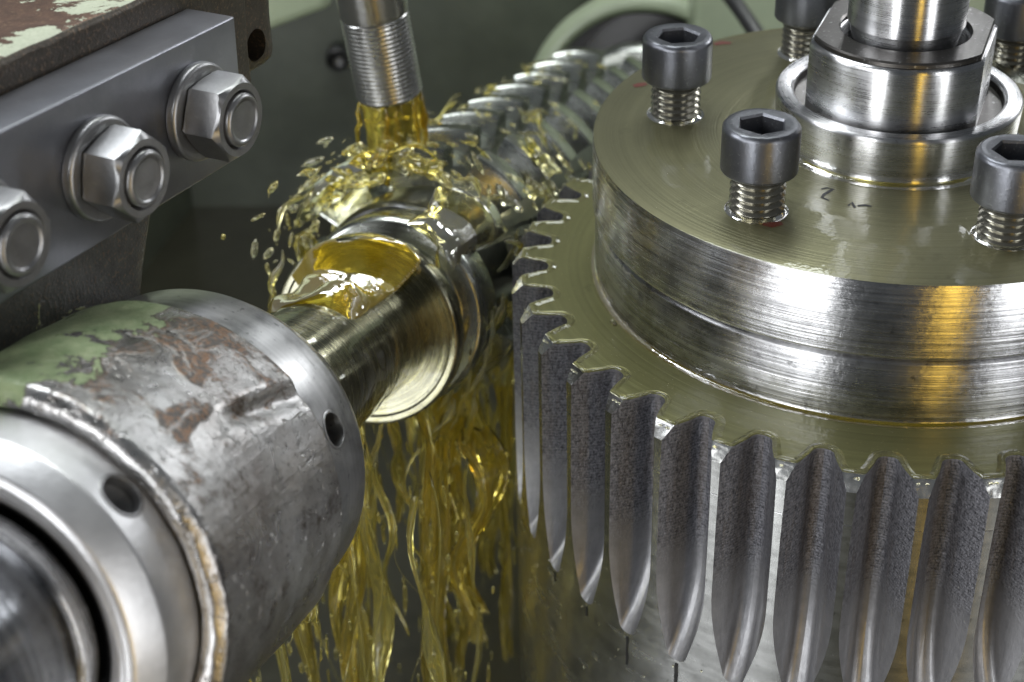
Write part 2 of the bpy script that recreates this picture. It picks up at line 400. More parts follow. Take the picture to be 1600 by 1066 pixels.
def tooth_mesh():
    """one tooth from the middle of one gap to the middle of the next, centred on the +x axis"""
    vs, fs, mi = [], [], []; K = None
    for z in levels:
        ro = RO-.036 if z == ZT else (RO-.030 if z > ZT-.01 else RO)
        L = lift(z); r0 = RR+L
        half = []
        if r0 >= ro-1e-5:
            for s in RSTEP: half.append((ro, 0.0))
            half = [(ro, (.45*PI/NT_ if z < -1.384 else 1e-3)*i/len(RSTEP)) for i in range(len(RSTEP))]
        else:
            for s in RSTEP:
                r = r0+(ro-r0)*s; half.append((r, gap_hw(r-L)))
        land = half[-1][1]; mid = [(ro, land+(PI/NT_-land)*t) for t in (.2, .4, .6, .8)]
        sideA = [(r, -PI/NT_+a) for r, a in half]+[(r, -PI/NT_+a) for r, a in mid]
        row = sideA+[(ro, 0)]+[(r, -a) for r, a in reversed(sideA)]
        K = len(row)
        for r, a in row: vs.append((r*math.cos(a), r*math.sin(a), z))
    n = len(levels)
    h = len(RSTEP)
    for j in range(n-1):
        zm = (levels[j]+levels[j+1])/2
        for i in range(K-1):
            fs.append((j*K+i+1, j*K+i, (j+1)*K+i, (j+1)*K+i+1))
            inslot = (i < h-1 or i >= K-h) and zm > -1.3799
            mi.append((2 if zm < -.99 else 1) if inslot else (4 if zm > ZT-.045 else 0))
    # top face strip to the inner circle
    b = len(vs)
    for i in range(K):
        x, y, z = vs[i]; a = math.atan2(y, x); vs.append((1.05*math.cos(a), 1.05*math.sin(a), ZT))
    for i in range(K-1):
        fs.append((i, i+1, b+i+1, b+i)); mi.append(3)
    me = bpy.data.meshes.new('tooth'); me.from_pydata(vs, [], fs); me.update()
    for t in ('land', 'flank', 'runout', 'gear_top', 'chamfer'): me.materials.append(MAT[t])
    me.polygons.foreach_set('material_index', mi)
    me.polygons.foreach_set('use_smooth', [True]*len(fs)); me.set_sharp_from_angle(angle=math.radians(28))
    return me
gear = empty('spur_gear', Matrix.Identity(4))
tag(gear, 'large steel spur gear blank with freshly cut teeth under the round plate', 'gear')
# core: oily face ring under the spacer and plain cylinder below the teeth
lathe('blank_cylinder', [(RO, levels[-1]), (RO, -2.0), (RO, ZB)], MAT['land'], gear, n=240)
lathe('gear_face', [(.8, ZT), (1.05, ZT)], MAT['gear_top'], gear, n=240)
tm = tooth_mesh()
PH0 = math.radians(-127.3)
for k in range(NT_):
    a = PH0+PITCHA*(k+.5)
    link('tooth', tm, gear, Matrix.Rotation(a, 4, 'Z'))
# black marker lines under the slots
for k, (z0, z1, wd) in enumerate([(-1.39, -1.60, .012), (-1.39, -1.62, .013), (-1.395, -1.52, .010), (-1.395, -1.44, .009), (-1.39, -1.43, .007)]):
    a = PH0-PITCHA*(k-1)+.002
    vs = []
    N = 10
    for i in range(N+1):
        z = z0+(z1-z0)*i/N
        for s in (-1, 1):
            aa = a+(s*wd*.5+random.uniform(-.0015, .0015))/RO; vs.append(((RO+.0015)*math.cos(aa), (RO+.0015)*math.sin(aa), z))
    mesh('ink_line', vs, [(2*i, 2*i+1, 2*i+3, 2*i+2) for i in range(N)], MAT['ink'], gear)
# scribed line round the tooth lands
zs = -.655
vs, fs = [], []
for k in range(NT_):
    a = PH0+PITCHA*(k+.5); hw = .0088
    b = len(vs)
    for aa in (a-hw, a+hw):
        for z in (zs-.002, zs+.002): vs.append(((RO+.0012)*math.cos(aa), (RO+.0012)*math.sin(aa), z+.0))
    fs.append((b, b+2, b+3, b+1))
mesh('scribed_line', vs, fs, MAT['bright'], gear)['kind'] = 'stuff'

# ------------------------------------------------------------------ plate stack on the gear
plate = lathe('clamping_plate', bev([(.20, -.262), (.985, -.262), (1.0, -.25), (1.0, 0), (.2, 0), (.2, -.262)], .007), MAT['plate_side'], n=256)
plate.data.materials.append(MAT['plate_top'])
tag(plate, 'round steel clamping plate with an oily olive top face holding the socket screws', 'plate')
BOLTS = [(math.radians(164-60*k), .735) for k in range(6)]
boolean(plate, [cyl_cutter(Matrix.Translation((r*math.cos(a), r*math.sin(a), 0)), .098, -.2, .1) for a, r in BOLTS])
for p in plate.data.polygons:
    p.material_index = 1 if (p.normal.z > .9 and p.center.z > -.02) else 0
spacer = lathe('spacer_ring', bev([(.8, -.489), (.982, -.489), (.99, -.48), (.99, -.275), (.975, -.264), (.8, -.264)], .004), MAT['spacer_side'], n=256)
tag(spacer, 'brushed steel spacer ring between the clamping plate and the toothed gear', 'spacer ring')

def hex_pt(a, R, flat=True):
    """distance to a hexagon of corner radius R at angle a"""
    b = (a % (PI/3))-PI/6
    return R*math.cos(PI/6)/math.cos(b)
def screw_meshes():
    n = 60
    prof = bev([(.070, .0), (.113, .0), (.118, .006), (.118, .140), (.108, .153), (.088, .153)], .006, 2)
    vs, fs = lathe_data(prof, n)
    def wob(v):
        q = noise.noise(v*26)*.0013; return v*(1+q/.12)
    vs = [wob(v) for v in vs]
    def addring(fr, z):
        b = len(vs)
        for i in range(n):
            a = 2*PI*i/n; r = fr(a); vs.append(Vector((r*math.cos(a), r*math.sin(a), z)))
        for i in range(n): fs.append((b-n+i, b-n+(i+1) % n, b+(i+1) % n, b+i))
    addring(lambda a: hex_pt(a, .077), .151)
    addring(lambda a: hex_pt(a, .072), .143)
    addring(lambda a: hex_pt(a, .0715), .06)
    addring(lambda a: .02, .048)
    fs.append(tuple(range(len(vs)-n, len(vs))))
    h = bpy.data.meshes.new('head'); h.from_pydata([tuple(v) for v in vs], [], fs); h.update(); h.materials.append(MAT['bolt'])
    h.polygons.foreach_set('use_smooth', [True]*len(fs)); h.set_sharp_from_angle(angle=math.radians(28))
    prof = []; z = -.32; p = .0235
    while z < -.012:
        prof += [(.074, z), (.0845, z+p*.42), (.0855, z+p*.5), (.0845, z+p*.58), (.074, z+p)]; z += p
    prof += [(.078, 0)]
    vs, fs = lathe_data(prof, 48)
    s = bpy.data.meshes.new('shank'); s.from_pydata([tuple(v) for v in vs], [], fs); s.update(); s.materials.append(MAT['thread'])
    s.polygons.foreach_set('use_smooth', [True]*len(fs)); s.set_sharp_from_angle(angle=math.radians(40))
    return h, s
hm, sm_ = screw_meshes()
def puddle(name, cx, cy, z, r0, r1, h, mat, seed=0, parent=None, amp=.15, n=72):
    """a lip of oil clinging round a foot: inner radius r0, outer r1, height h"""
    prof = [(r0, h), (r0+(r1-r0)*.15, h*.62), (r0+(r1-r0)*.35, h*.3), (r0+(r1-r0)*.7, h*.1), (r1, .0005)]
    vs, fs = [], []
    for j, (r, zz) in enumerate(prof):
        for i in range(n):
            a = 2*PI*i/n
            q = 1+amp*noise.noise(Vector((math.cos(a)*1.3+seed*5, math.sin(a)*1.3, seed)))
            rr = r0+(r-r0)*q
            vs.append((cx+rr*math.cos(a), cy+rr*math.sin(a), z+zz*q))
    for j in range(len(prof)-1):
        for i in range(n): fs.append((j*n+i, j*n+(i+1) % n, (j+1)*n+(i+1) % n, (j+1)*n+i))
    return mesh(name, vs, fs, mat, parent)
SL = ['black socket head screw nearest the cutter, at the left of the plate',
      'black socket head screw behind the steel centre collar, left of the pressing shaft',
      'black socket head screw half hidden behind the centre collar at the top right corner',
      None,
      'black socket head screw cut off by the right edge of the photo',
      'black socket head screw nearest the camera, left of the centre collar']
for k, (a, r) in enumerate(BOLTS):
    if SL[k] is None: continue
    x, y = r*math.cos(a), r*math.sin(a)
    zb = [.135, .14, .15, 0, .125, .135][k]
    t = empty('socket_screw', Matrix.Translation((x, y, zb)) @ Matrix.Rotation([.15, 0, .4, 0, .9, .35][k], 4, 'Z'))
    tag(t, SL[k], 'screw', 'socket head screws round the plate')
    link('head', hm, t); link('shank', sm_, t)
    o = puddle('oil_ring', x, y, -.004, .084, .116, .012, MAT['oil_clear'], k+1)
    tag(o, ['oil lip around the hole of the leftmost screw', 'oil lip around the hole of the screw left of the pressing shaft', 'oil lip around the screw at the top right corner', '', 'oil lip around the screw at the right photo edge', 'oil lip around the hole of the screw nearest the camera'][k], 'oil', 'oil lips round the screws')

# centre stack
ring = lathe('retaining_ring', bev([(.20, .0), (.388, .0), (.398, .152), (.392, .162), (.348, .162), (.338, .154), (.335, .128), (.2, .128)], .004), MAT['bright'], n=160)
ring.data.materials.append(MAT['washer_recess_dark'])
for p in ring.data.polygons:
    if math.hypot(p.center.x, p.center.y) < .338: p.material_index = 1  # recess floor darkened by colour to kill bright lamp reflections
tag(ring, 'wide bright steel ring standing on the oily plate around the flatted collar', 'ring')
# nut with two flats
def flatted(prof, n, cut, mat, name, ang, smooth=30):
    vs, fs = lathe_data(prof, n)
    R = Matrix.Rotation(-ang, 3, 'Z'); Rb = Matrix.Rotation(ang, 3, 'Z')
    out = []
    for v in vs:
        q = R @ v; q.x = max(-cut, min(cut, q.x)); out.append(Rb @ q)
    return mesh(name, out, fs, mat, None, None, smooth)
AV = math.radians(-22)
nut = flatted(bev([(.2, .10), (.318, .10), (.318, .345), (.310, .357), (.205, .357), (.2, .35), (.2, .2)], .006), 200, .272, MAT['bright'], 'flatted_collar', AV)
tag(nut, 'bright steel collar with flat sides sunk in the wide ring', 'collar')
# C-washer
def cwasher():
    bm = bmesh.new(); N = 120; pts = []
    # outer outline with flats, slot opening towards +y side (away left)
    hole = .205; cut = .262; Ro = .305
    outer = []; inner = []
    for i in range(N+1):
        a = math.radians(-235)+math.radians(290)*i/N
        x, y = Ro*math.cos(a), Ro*math.sin(a); x = max(-cut, min(cut, x)); outer.append((x, y)); inner.append((hole*math.cos(a), hole*math.sin(a)))
    z0, z1 = .3585, .376
    vs = []; fs = []
    for (o, i_) in zip(outer, inner):
        vs += [(*o, z0), (*o, z1-.006), (o[0]*.985, o[1]*.985, z1), (i_[0]*1.03, i_[1]*1.03, z1), (*i_, z1-.006), (*i_, z0)]
    for k in range(N):
        for j in range(6):
            fs.append((k*6+j, k*6+(j+1) % 6, (k+1)*6+(j+1) % 6, (k+1)*6+j))
    fs.append((5, 4, 3, 2, 1, 0)); b = N*6; fs.append(tuple(b+j for j in range(6)))
    fs = [tuple(reversed(f)) for f in fs]
    o = mesh('slotted_washer', vs, fs, MAT['washer_recess_dark'], None, Matrix.Rotation(AV, 4, 'Z'))
    return o
tag(cwasher(), 'dark worn open washer lying on the flatted collar around the shaft end', 'washer')
sh = lathe('pressing_shaft', [(.0, .28), (.10, .285), (.145, .31), (.168, .345), (.178, .385), (.182, .40), (.186, .402), (.186, .408), (.188, .60), (.19, 1.6), (0, 1.6)], MAT['bright'], n=96, smooth=40)
tag(sh, 'bright round shaft with rounded tip pressing down into the collar at the top', 'shaft')
tag(puddle('oil_bead', 0, 0, 0, .388, .412, .012, MAT['oil'], 3, amp=.25, n=120), 'yellow oil bead around the foot of the wide centre ring', 'oil')
tag(puddle('oil_fillet', 0, 0, ZT, .986, 1.006, .010, MAT['oil_deep'], 7, amp=.4, n=240), 'yellow oil fillet where the spacer ring meets the gear face', 'oil')

# oil lip along tooth edge and bubbles on the gear face (nobody could count)
bm = bmesh.new()
def blob(p, r, st=(1, 1, 1), rot=None, sub=1):
    m = Matrix.Translation(p) @ (rot.to_4x4() if rot else Matrix.Identity(4)) @ Matrix.Diagonal((*[r*s for s in st], 1))
    bmesh.ops.create_icosphere(bm, subdivisions=sub, radius=1, matrix=m)
for k in range(-10, 10):
    ac = PH0+PITCHA*k
    for j in range(random.randint(5, 9)):     # beads along the gap root and flanks
        s = random.choice((-1, 1)); r = RR+random.random()**1.5*.1; hw = gap_hw(r)
        a = ac+s*(hw+.002)
        blob((r*math.cos(a), r*math.sin(a), ZT+.001), random.uniform(.0025, .006), (1, 1, .7))
    for j in range(2):
        a = ac+PITCHA*.5+random.uniform(-.015, .015)
        blob(((RO-.02)*math.cos(a), (RO-.02)*math.sin(a), ZT-.008), random.uniform(.003, .006), (1.3, 1, .8))
for j in range(260):
    a = random.uniform(-PI*1.1, -PI*.45); r = 1.0+random.random()*.15
    blob((r*math.cos(a), r*math.sin(a), ZT+.0005), random.uniform(.0008, .0022), (1, 1, .6))
for j in range(60):
    a = random.uniform(-PI*1.1, -PI*.45); r = math.sqrt(random.random())*.97
    if r < .4: continue
    blob((r*math.cos(a), r*math.sin(a), .0005), random.uniform(.0008, .002), (1, 1, .6))
for j in range(120):
    a = random.uniform(-PI*1.1, -PI*.45); blob(((RO+.001)*math.cos(a), (RO+.001)*math.sin(a), random.uniform(-1.7, -1.35)), random.uniform(.001, .004), (1, 1, 1.6))
for a in (-2.78, -2.775, -2.768, -2.763, -2.77):
    blob((1.02*math.cos(a), 1.02*math.sin(a), ZT+.004), random.uniform(.007, .011))
o = bm_obj('oil_beads', bm, MAT['oil_clear'], smooth=180)
tag(o, 'tiny oil beads and bubbles scattered over the gear edges', 'oil beads', kind='stuff')

# oil rim: rounded lip of film following the tooth outline
def rimline():
    pts = []
    for k in range(-10, 10):
        ac = PH0+PITCHA*k
        seq = [1., .85, .7, .5, .35, .2, .1, .04, 0]
        for s in seq:
            r = RR+(RO-.034-RR)*s; pts.append((r, ac-gap_hw(r)))
        for s in reversed(seq[:-1]):
            r = RR+(RO-.034-RR)*s; pts.append((r, ac+gap_hw(r)))
    P = [Vector((r*math.cos(a), r*math.sin(a), ZT)) for r, a in pts]
    vs, fs = [], []
    n = len(P)
    for i, p in enumerate(P):
        t = (P[min(n-1, i+1)]-P[max(0, i-1)]).normalized(); q = Vector((-t.y, t.x, 0))
        q = q if q.dot(p) < 0 else q
        w_ = .007*(1+.4*noise.noise(p*9))
        # inward side is towards lower radius material: choose left normal
        for (o_, h) in ((-.001, -.005), (0, .0025), (.35, .0052), (.7, .0036), (1.4, .0003)):
            vs.append(p+q*(o_*w_*2.2)+Vector((0, 0, h)))
    for i in range(n-1):
        for j in range(4): fs.append((i*5+j, (i+1)*5+j, (i+1)*5+j+1, i*5+j+1))
    return vs, fs
vs, fs = rimline()
o = mesh('oil_edge', vs, fs, MAT['oil_clear'], smooth=60)
tag(o, 'thin glossy lip of oil along the zigzag edge of the gear teeth', 'oil')

# marker scribbles on the plate
def stroke(name, pts, wd, mat, z, parent):
    vs = []; n = len(pts)
    for i, p in enumerate(pts):
        p = Vector((*p, 0)); t = Vector((*pts[min(n-1, i+1)], 0))-Vector((*pts[max(0, i-1)], 0)); t.normalize(); q = Vector((-t.y, t.x, 0))*wd*.5*(.5+math.sin(PI*(i+.5)/n))
        vs += [(p.x-q.x, p.y-q.y, z), (p.x+q.x, p.y+q.y, z)]
    return mesh(name, vs, [(2*i, 2*i+1, 2*i+3, 2*i+2) for i in range(n-1)], mat, parent)
def onplate(x, y, z=0):
    d = at(x, y, 1)-CAM; t = (z-CAM.z)/d.z; return CAM+d*t
for pl in ([(1283, 296), (1292, 294), (1302, 296), (1288, 304), (1284, 309), (1296, 314)], [(1325, 322), (1331, 317), (1336, 325)], [(1340, 322), (1352, 321), (1362, 323)]):
    stroke('pen_mark', [onplate(*q)[:2] for q in pl], .008, MAT['ink'], .0012, plate)
for pl in ([(1192, 350), (1205, 352), (1222, 349)], [(1116, 70), (1128, 67), (1142, 68)], [(990, 135), (1000, 133), (1010, 131)]):
    stroke('red_mark', [onplate(*q)[:2] for q in pl], .022, MAT['redink'], .0012, plate)

# ------------------------------------------------------------------ cutter spindle line
O = Vector((-1.658, .536, -.89)); U = Vector((.29806, .92161, -.24858)).normalized()
E1 = U.cross(Vector((0, 0, 1))).normalized(); E2 = E1.cross(U).normalized()   # E1 to the gear, E2 up
AX = frame(O, E1, E2, U)      # local z along the spindle; x to the gear, y up
# local frame must be right handed: x cross y = z
if E1.cross(E2).dot(U) < 0: AX = frame(O, E1, -E2, U); YS = -1
else: YS = 1

# bearing housing
def hdisp(v, r, a, z):
    n1 = noise.noise(v*2.2)*.010+noise.noise(v*7)*.0035+noise.noise(v*24)*.0012
    if r < .46: n1 *= .15
    k = 1
    # a long gouge on the right shoulder
    p = Vector((z, a))
    d = v.copy()
    am = GA; dz = (z-GZ)/.17; da = ((a-am+PI) % (2*PI)-PI)*.53
    g = math.exp(-(dz**4))*math.exp(-((da-.03*dz)/.028)**2)*.020
    g -= math.exp(-(dz**4))*math.exp(-((da+.045-.02*dz)/.03)**2)*.007
    if r > .46: n1 -= g
    # rough chipped front edge
    if r > .49 and z < -2.69: n1 += noise.noise(v*55)*.0012+noise.noise(v*14)*.0015
    rr = r+n1
    return Vector((rr*math.cos(a), rr*math.sin(a), z+(noise.noise(v*20)*.003 if r > .46 else 0)))
GA, GZ = .75*YS, -2.18
housing = empty('bearing_housing', AX)
tag(housing, 'worn bearing housing with rust and flaking green paint in the lower left', 'bearing housing')
prof = bev([(.47, -2.60), (.472, -2.712), (.487, -2.722), (.512, -2.722), (.537, -2.70), (.536, -2.4), (.533, -2.028), (.525, -2.020), (.40, -2.02)], .010, 3)
lathe('housing_body', fine(prof, .012), MAT['cast'], housing, n=420, smooth=60, disp=hdisp)
def hole_ring(name, prof, mat, parent, holes, n=192, disp=None):
    """a lathe with round radial holes drilled (boolean)"""
    o = lathe(name, prof, mat, None, n=n)
    cs = []
    for (a, z, r, d) in holes:
        m = Matrix.Rotation(a, 4, 'Z') @ Matrix.Translation((d, 0, z)) @ Matrix.Rotation(PI/2, 4, 'Y')
        cs.append(cyl_cutter(m, r, 0, 1))
    boolean(o, cs); o.parent = parent; return o
col = hole_ring('spanner_collar', bev([(.30, -2.03), (.500, -2.03), (.500, -1.775), (.468, -1.705), (.30, -1.70), (.30, -2.03)], .004), MAT['collar'], None, [(.42*YS, -1.905, .047, .40)])
col.matrix_world = AX
tag(col, 'smooth steel collar with one round spanner hole on the back of the housing', 'collar')
rn = hole_ring('ring_nut', bev([(.33, -2.60), (.468, -2.60), (.468, -2.855), (.425, -2.925), (.405, -2.932), (.40, -2.925), (.385, -2.925), (.352, -2.90), (.345, -2.89), (.345, -2.60), (.33, -2.60)], .008, 3), MAT['ringnut'], None, [(.83*YS, -2.775, .050, .33)])
rn.matrix_world = AX
tag(rn, 'pale grey ring nut with a chipped hole sunk in the front of the housing', 'ring nut')
def hole_lip(a, z, rad, r, par, mat):
    m = Matrix.Rotation(a, 4, 'Z') @ Matrix.Translation((rad, 0, z)) @ Matrix.Rotation(PI/2, 4, 'Y')
    def dd(v, rr, aa, zz):
        q = m @ v; L = math.hypot(q.x, q.y); t = math.hypot(rad+v.z, 0)/L
        w_ = 1+.10*noise.noise(v*60)
        q.x *= t; q.y *= t; return q
    lathe('hole_lip', [(r*.97, -.03), (r*.98, -.006), (r*1.02, .0015), (r*1.12, .0025), (r*1.2, .0005)], mat, par, n=64, disp=dd, smooth=60)
hole_lip(.42*YS, -1.905, .5005, .047, col, MAT['collar']); hole_lip(.83*YS, -2.775, .468, .050, rn, MAT['nut'])
lathe('bore_sleeve', [(.345, -2.9), (.34, -2.6), (.30, -2.6)], MAT['bore'], housing, n=96)
sp_ = empty('spindle_shaft', AX)
tag(sp_, 'polished spindle end turning inside the dark bore at the bottom left corner', 'shaft')
lathe('shaft_body', bev([(.0, -4.6), (.300, -4.6), (.300, -2.5), (0, -2.5)], .01), MAT['shaft'], sp_, n=128)
lathe('shoulder_ring', bev([(.300, -2.955), (.318, -2.96), (.322, -2.95), (.322, -2.90), (.300, -2.9)], .005), MAT['bright'], sp_, n=128)

# arbor: spacer sleeve, flange, end disc
arb = empty('cutter_arbor', AX)
tag(arb, 'oil covered arbor sleeve with a flange between the housing collar and the cutter', 'arbor')
lathe('sleeve', bev([(.236, -1.75), (.236, -1.32), (.245, -1.31), (.245, -1.05), (.238, -1.04), (.238, -.45)], .004), MAT['arbor'], arb, n=128)
lathe('flange', bev([(.23, -.525), (.318, -.525), (.324, -.535), (.346, -.535), (.354, -.525), (.354, -.46), (.346, -.45), (.30, -.445), (.23, -.44)], .003), MAT['arbor'], arb, n=128)
lathe('end_disc', bev([(.22, -.45), (.29, -.45), (.29, -.30), (.355, -.29), (.372, -.27), (.372, -.13), (.35, -.10), (.25, -.10)], .008), MAT['hob'], arb, n=128)
lathe('far_sleeve', bev([(.25, 3.1), (.30, 3.12), (.30, 3.35), (.36, 3.36), (.36, 3.5), (.27, 3.52), (.27, 4.3)], .01), MAT['arbor'], arb, n=96)

# hob
OH = O+Vector((-.03, 0, .06)); UH = (U+Vector((0, 0, .022))).normalized()
EH1 = UH.cross(Vector((0, 0, 1))).normalized(); EH2 = EH1.cross(UH).normalized()
AXH = frame(OH, EH1, EH2*YS, UH)
hob = empty('hob_cutter', AXH)
tag(hob, 'spinning multi tooth hob cutter drenched in oil behind the gear', 'hob cutter')
H0, H1, PT = -.10, 3.1, .36
RC, RT_ = .345, .50
core = lambda v, r, a, z: v
lathe('core', bev([(.25, H0), (.32, H0), (.335, H0+.03), (.335, H1-.03), (.32, H1), (.25, H1)], .01), MAT['hob_core'], hob, n=96)
def hob_tooth():
    A0, A1 = 0, math.radians(29); na = 10
    vs, fs = [], []
    for i in range(na+1):
        t = i/na; a = A0+(A1-A0)*t
        back = t*.022
        # cross section along z: base wide, tip narrow
        sec = [(-.128, RC-.04), (-.106, RC+.03), (-.076, RT_-back-.016), (-.066, RT_-back-.004), (.0, RT_-back), (.066, RT_-back-.004), (.076, RT_-back-.016), (.106, RC+.03), (.128, RC-.04)]
        for (z, r) in sec:
            zz = z*(1-.18*t)+PT*(a/(2*PI)); vs.append((r*math.cos(a), r*math.sin(a), zz))
    K = 9
    for i in range(na):
        for j in range(K-1): fs.append((i*K+j, i*K+j+1, (i+1)*K+j+1, (i+1)*K+j))
    fs.append(tuple(range(K-1, -1, -1))); fs.append(tuple(na*K+j for j in range(K)))
    me = bpy.data.meshes.new('cutter_tooth'); me.from_pydata(vs, [], fs); me.update(); me.materials.append(MAT['hob'])
    me.polygons.foreach_set('use_smooth', [True]*len(fs)); me.set_sharp_from_angle(angle=math.radians(35)); return me
ht = hob_tooth()
NG = 8
for g in range(NG):
    a = 2*PI*g/NG+math.radians(-23.5)
    k = 0
    z = H0+.11+PT*g/NG
    while z < H1-.1:
        link('cutter_tooth', ht, hob, Matrix.Rotation(a, 4, 'Z') @ Matrix.Translation((0, 0, z))); z += PT

ez = [(v.co.x, v.co.y, v.co.z*1.25) for v in ht.vertices]
ht2 = ht.copy(); ht2.vertices.foreach_set('co', [c for v in ez for c in v])
first = {}
for o in [o for o in hob.children if o.name.startswith('cutter_tooth')]:
    l = o.matrix_local; key = round(l.to_euler().z, 2)
    if key not in first or l.translation.z < first[key].matrix_local.translation.z: first[key] = o
for o in first.values():
    o.data = ht2
    l = o.matrix_local.copy(); l.translation.z = H0+.19; o.matrix_local = l
# far bearing
fb = empty('support_bearing', AX)
tag(fb, 'blurred green support bearing with a black bore behind the far end of the cutter', 'bearing')
lathe('bearing_body', bev([(.66, 4.9), (.66, 4.16), (.69, 4.10), (.75, 4.10), (.80, 4.16), (.82, 4.5), (.84, 5.0)], .02), MAT['paint_pale'], fb, n=128)
lathe('bore_lining', [(.655, 4.13), (.65, 4.8), (.2, 4.8)], MAT['rubber_hole_black'], fb, n=96)  # black surface standing in for the shade inside the bore
lathe('inner_ring', bev([(.30, 3.90), (.46, 3.90), (.50, 3.94), (.50, 4.1), (.3, 4.2)], .015), MAT['hob'], fb, n=96)
lathe('outer_ring', bev([(.30, 3.55), (.40, 3.55), (.42, 3.58), (.42, 3.72), (.3, 3.75)], .012), MAT['hob'], fb, n=96)
# ------------------------------------------------------------------ steel bar, studs and casting at the upper left
UB = Vector((.45144499, .89070124, -.05337338)).normalized()
NB = UB.cross(Vector((0, 0, 1))).normalized(); VB = NB.cross(UB).normalized()
BO = at(385, 240, 4.75)                       # lower right corner of the bar's front face
BM = frame(BO, UB, -NB, VB)                   # x along the bar, -y out of the front face, z up
BH = .422; BT = .165
bar = bm_obj('steel_bar', box_bm(-3.2, 0, 0, BT, 0, BH, .007), MAT['bar'], None, BM)
tag(bar, 'thick grey steel bar bolted across the upper left corner', 'bar')
def on_bar(x, y):
    d = at(x, y, 1)-CAM; t = (BO-CAM).dot(NB)/d.dot(NB); p = CAM+d*t-BO
    return Vector((p.dot(UB), 0, p.dot(VB)))
def nut_mesh():
    n = 96; R = .136; h = .125
    vs, fs = [], []
    def ringv(fr, z):
        b = len(vs)
        for i in range(n):
            a = 2*PI*i/n; r = fr(a); vs.append(Vector((r*math.cos(a), r*math.sin(a), z(a) if callable(z) else z)))
        if b:
            for i in range(n): fs.append((b-n+i, b-n+(i+1) % n, b+(i+1) % n, b+i))
    ap = R*math.cos(PI/6)
    cham = lambda s: (lambda a: s*(hex_pt(a, R)-ap)*.55)
    ringv(lambda a: hex_pt(a, R)*.93, 0)
    ringv(lambda a: hex_pt(a, R)*.99, lambda a: .006+cham(1)(a))
    ringv(lambda a: hex_pt(a, R), lambda a: .010+cham(1)(a))
    ringv(lambda a: hex_pt(a, R), lambda a: h-.012-cham(1)(a))
    ringv(lambda a: hex_pt(a, R)*.985, lambda a: h-.006-cham(1)(a))
    ringv(lambda a: ap*.97, h)
    ringv(lambda a: .094, h); ringv(lambda a: .088, h-.008); ringv(lambda a: .086, h-.05)
    return vs, fs
nv, nf = nut_mesh()
nme = bpy.data.meshes.new('nut'); nme.from_pydata([tuple(v) for v in nv], [], nf); nme.update(); nme.materials.append(MAT['nut'])
nme.polygons.foreach_set('use_smooth', [True]*len(nf)); nme.set_sharp_from_angle(angle=math.radians(24))
for (px, py, rot, lab) in [(306, 173, .12, 'hex nut with washer on the steel bar, nearest its right end'),
                           (152, 262, .30, 'hex nut with washer in the middle of the steel bar'),
                           (-46, 362, .05, 'hex nut on the steel bar cut off by the left photo edge')]:
    q = on_bar(px, py)
    m = BM @ Matrix.Translation(q) @ Matrix.Rotation(PI/2, 4, 'X') @ Matrix.Diagonal((.9, .9, .94, 1))
    t = empty('stud_nut', m); tag(t, lab, 'nut', 'hex nuts along the steel bar')
    lathe('washer', bev([(.09, .0), (.153, .0), (.156, .006), (.156, .026), (.148, .034), (.09, .034)], .004), MAT['nut'], t, n=96)
    link('nut', nme, t, Matrix.Translation((0, 0, .037)) @ Matrix.Rotation(rot, 4, 'Z'))
    lathe('stud', bev([(.084, .1), (.084, .168), (.076, .177), (.068, .177), (.060, .171), (.03, .171), (0, .172)], .003), MAT['nut'], t, n=72)

# casting behind and above the bar
arm = empty('machine_arm', BM)
tag(arm, 'dark machine arm with flaking pale green paint behind the steel bar', 'machine arm')
def rough_box(name, x0, x1, y0, y1, z0, z1, mat, b=.02, amp=.006, sub=40, smooth=50):
    bm = box_bm(x0, x1, y0, y1, z0, z1, b)
    long = [e for e in bm.edges if e.calc_length() > .25]
    bmesh.ops.subdivide_edges(bm, edges=long, cuts=sub, use_grid_fill=True)
    for v in bm.verts: v.co += Vector((noise.noise(v.co*7), noise.noise(v.co*7+Vector((9, 0, 0))), noise.noise(v.co*7+Vector((0, 9, 0)))))*amp
    return bm_obj(name, bm, mat, arm, smooth=smooth)
upper = rough_box('upper_casting', -3.2, .30, BT+.004, BT+1.2, .0, BH+.085, MAT['rustcast'])
upper.data.materials.append(MAT['flaked'])
for p in upper.data.polygons:
    if p.normal.z > .8: p.material_index = 1
lobe = rough_box('arm_end', .05, .475, BT+.015, BT+.5, .10, BH+.30, MAT['rustcast'], .06, .004, 10)
lower = rough_box('lower_web', -3.2, -.30, .10, .75, -.5, -.004, MAT['grimy'], .02)
for v in lower.data.vertices:
    if v.co.x > -.5: v.co.x += v.co.z*.42*(v.co.x+.5)/.2
boolean(lobe, [cyl_cutter(BM @ Matrix.Translation((.345, BT+.2, .20)) @ Matrix.Rotation(PI/2, 4, 'X'), .052, 0, .4)])
# ------------------------------------------------------------------ coolant pipe
PD = 6.25
pa, pb = at(609, 148, PD), at(577, -20, PD-.25)
dr = (pb-pa).normalized(); px_ = dr.cross(Vector((0, 1, 0))).normalized(); py_ = dr.cross(px_)
PM = frame(pa, px_, py_, dr)
prof = [(.10, .06), (.105, 0), (.122, .002)]
z = .01
while z < .34:
    prof += [(.127, z), (.1315, z+.006), (.1315, z+.010), (.127, z+.016)]; z += .0175
prof += [(.130, z), (.133, z+.02), (.135, 1.6)]
pipe = empty('coolant_pipe', PM); tag(pipe, 'threaded steel coolant pipe pouring yellow oil onto the cutter', 'pipe')
lathe('threaded_end', prof[:-2]+[(.130, z)], MAT['pipe'], pipe, n=72, smooth=60)
lathe('pipe_wall', [(.130, z), (.133, z+.02), (.135, 1.0), (.138, 1.8)], MAT['pipe'], pipe, n=72, smooth=60)

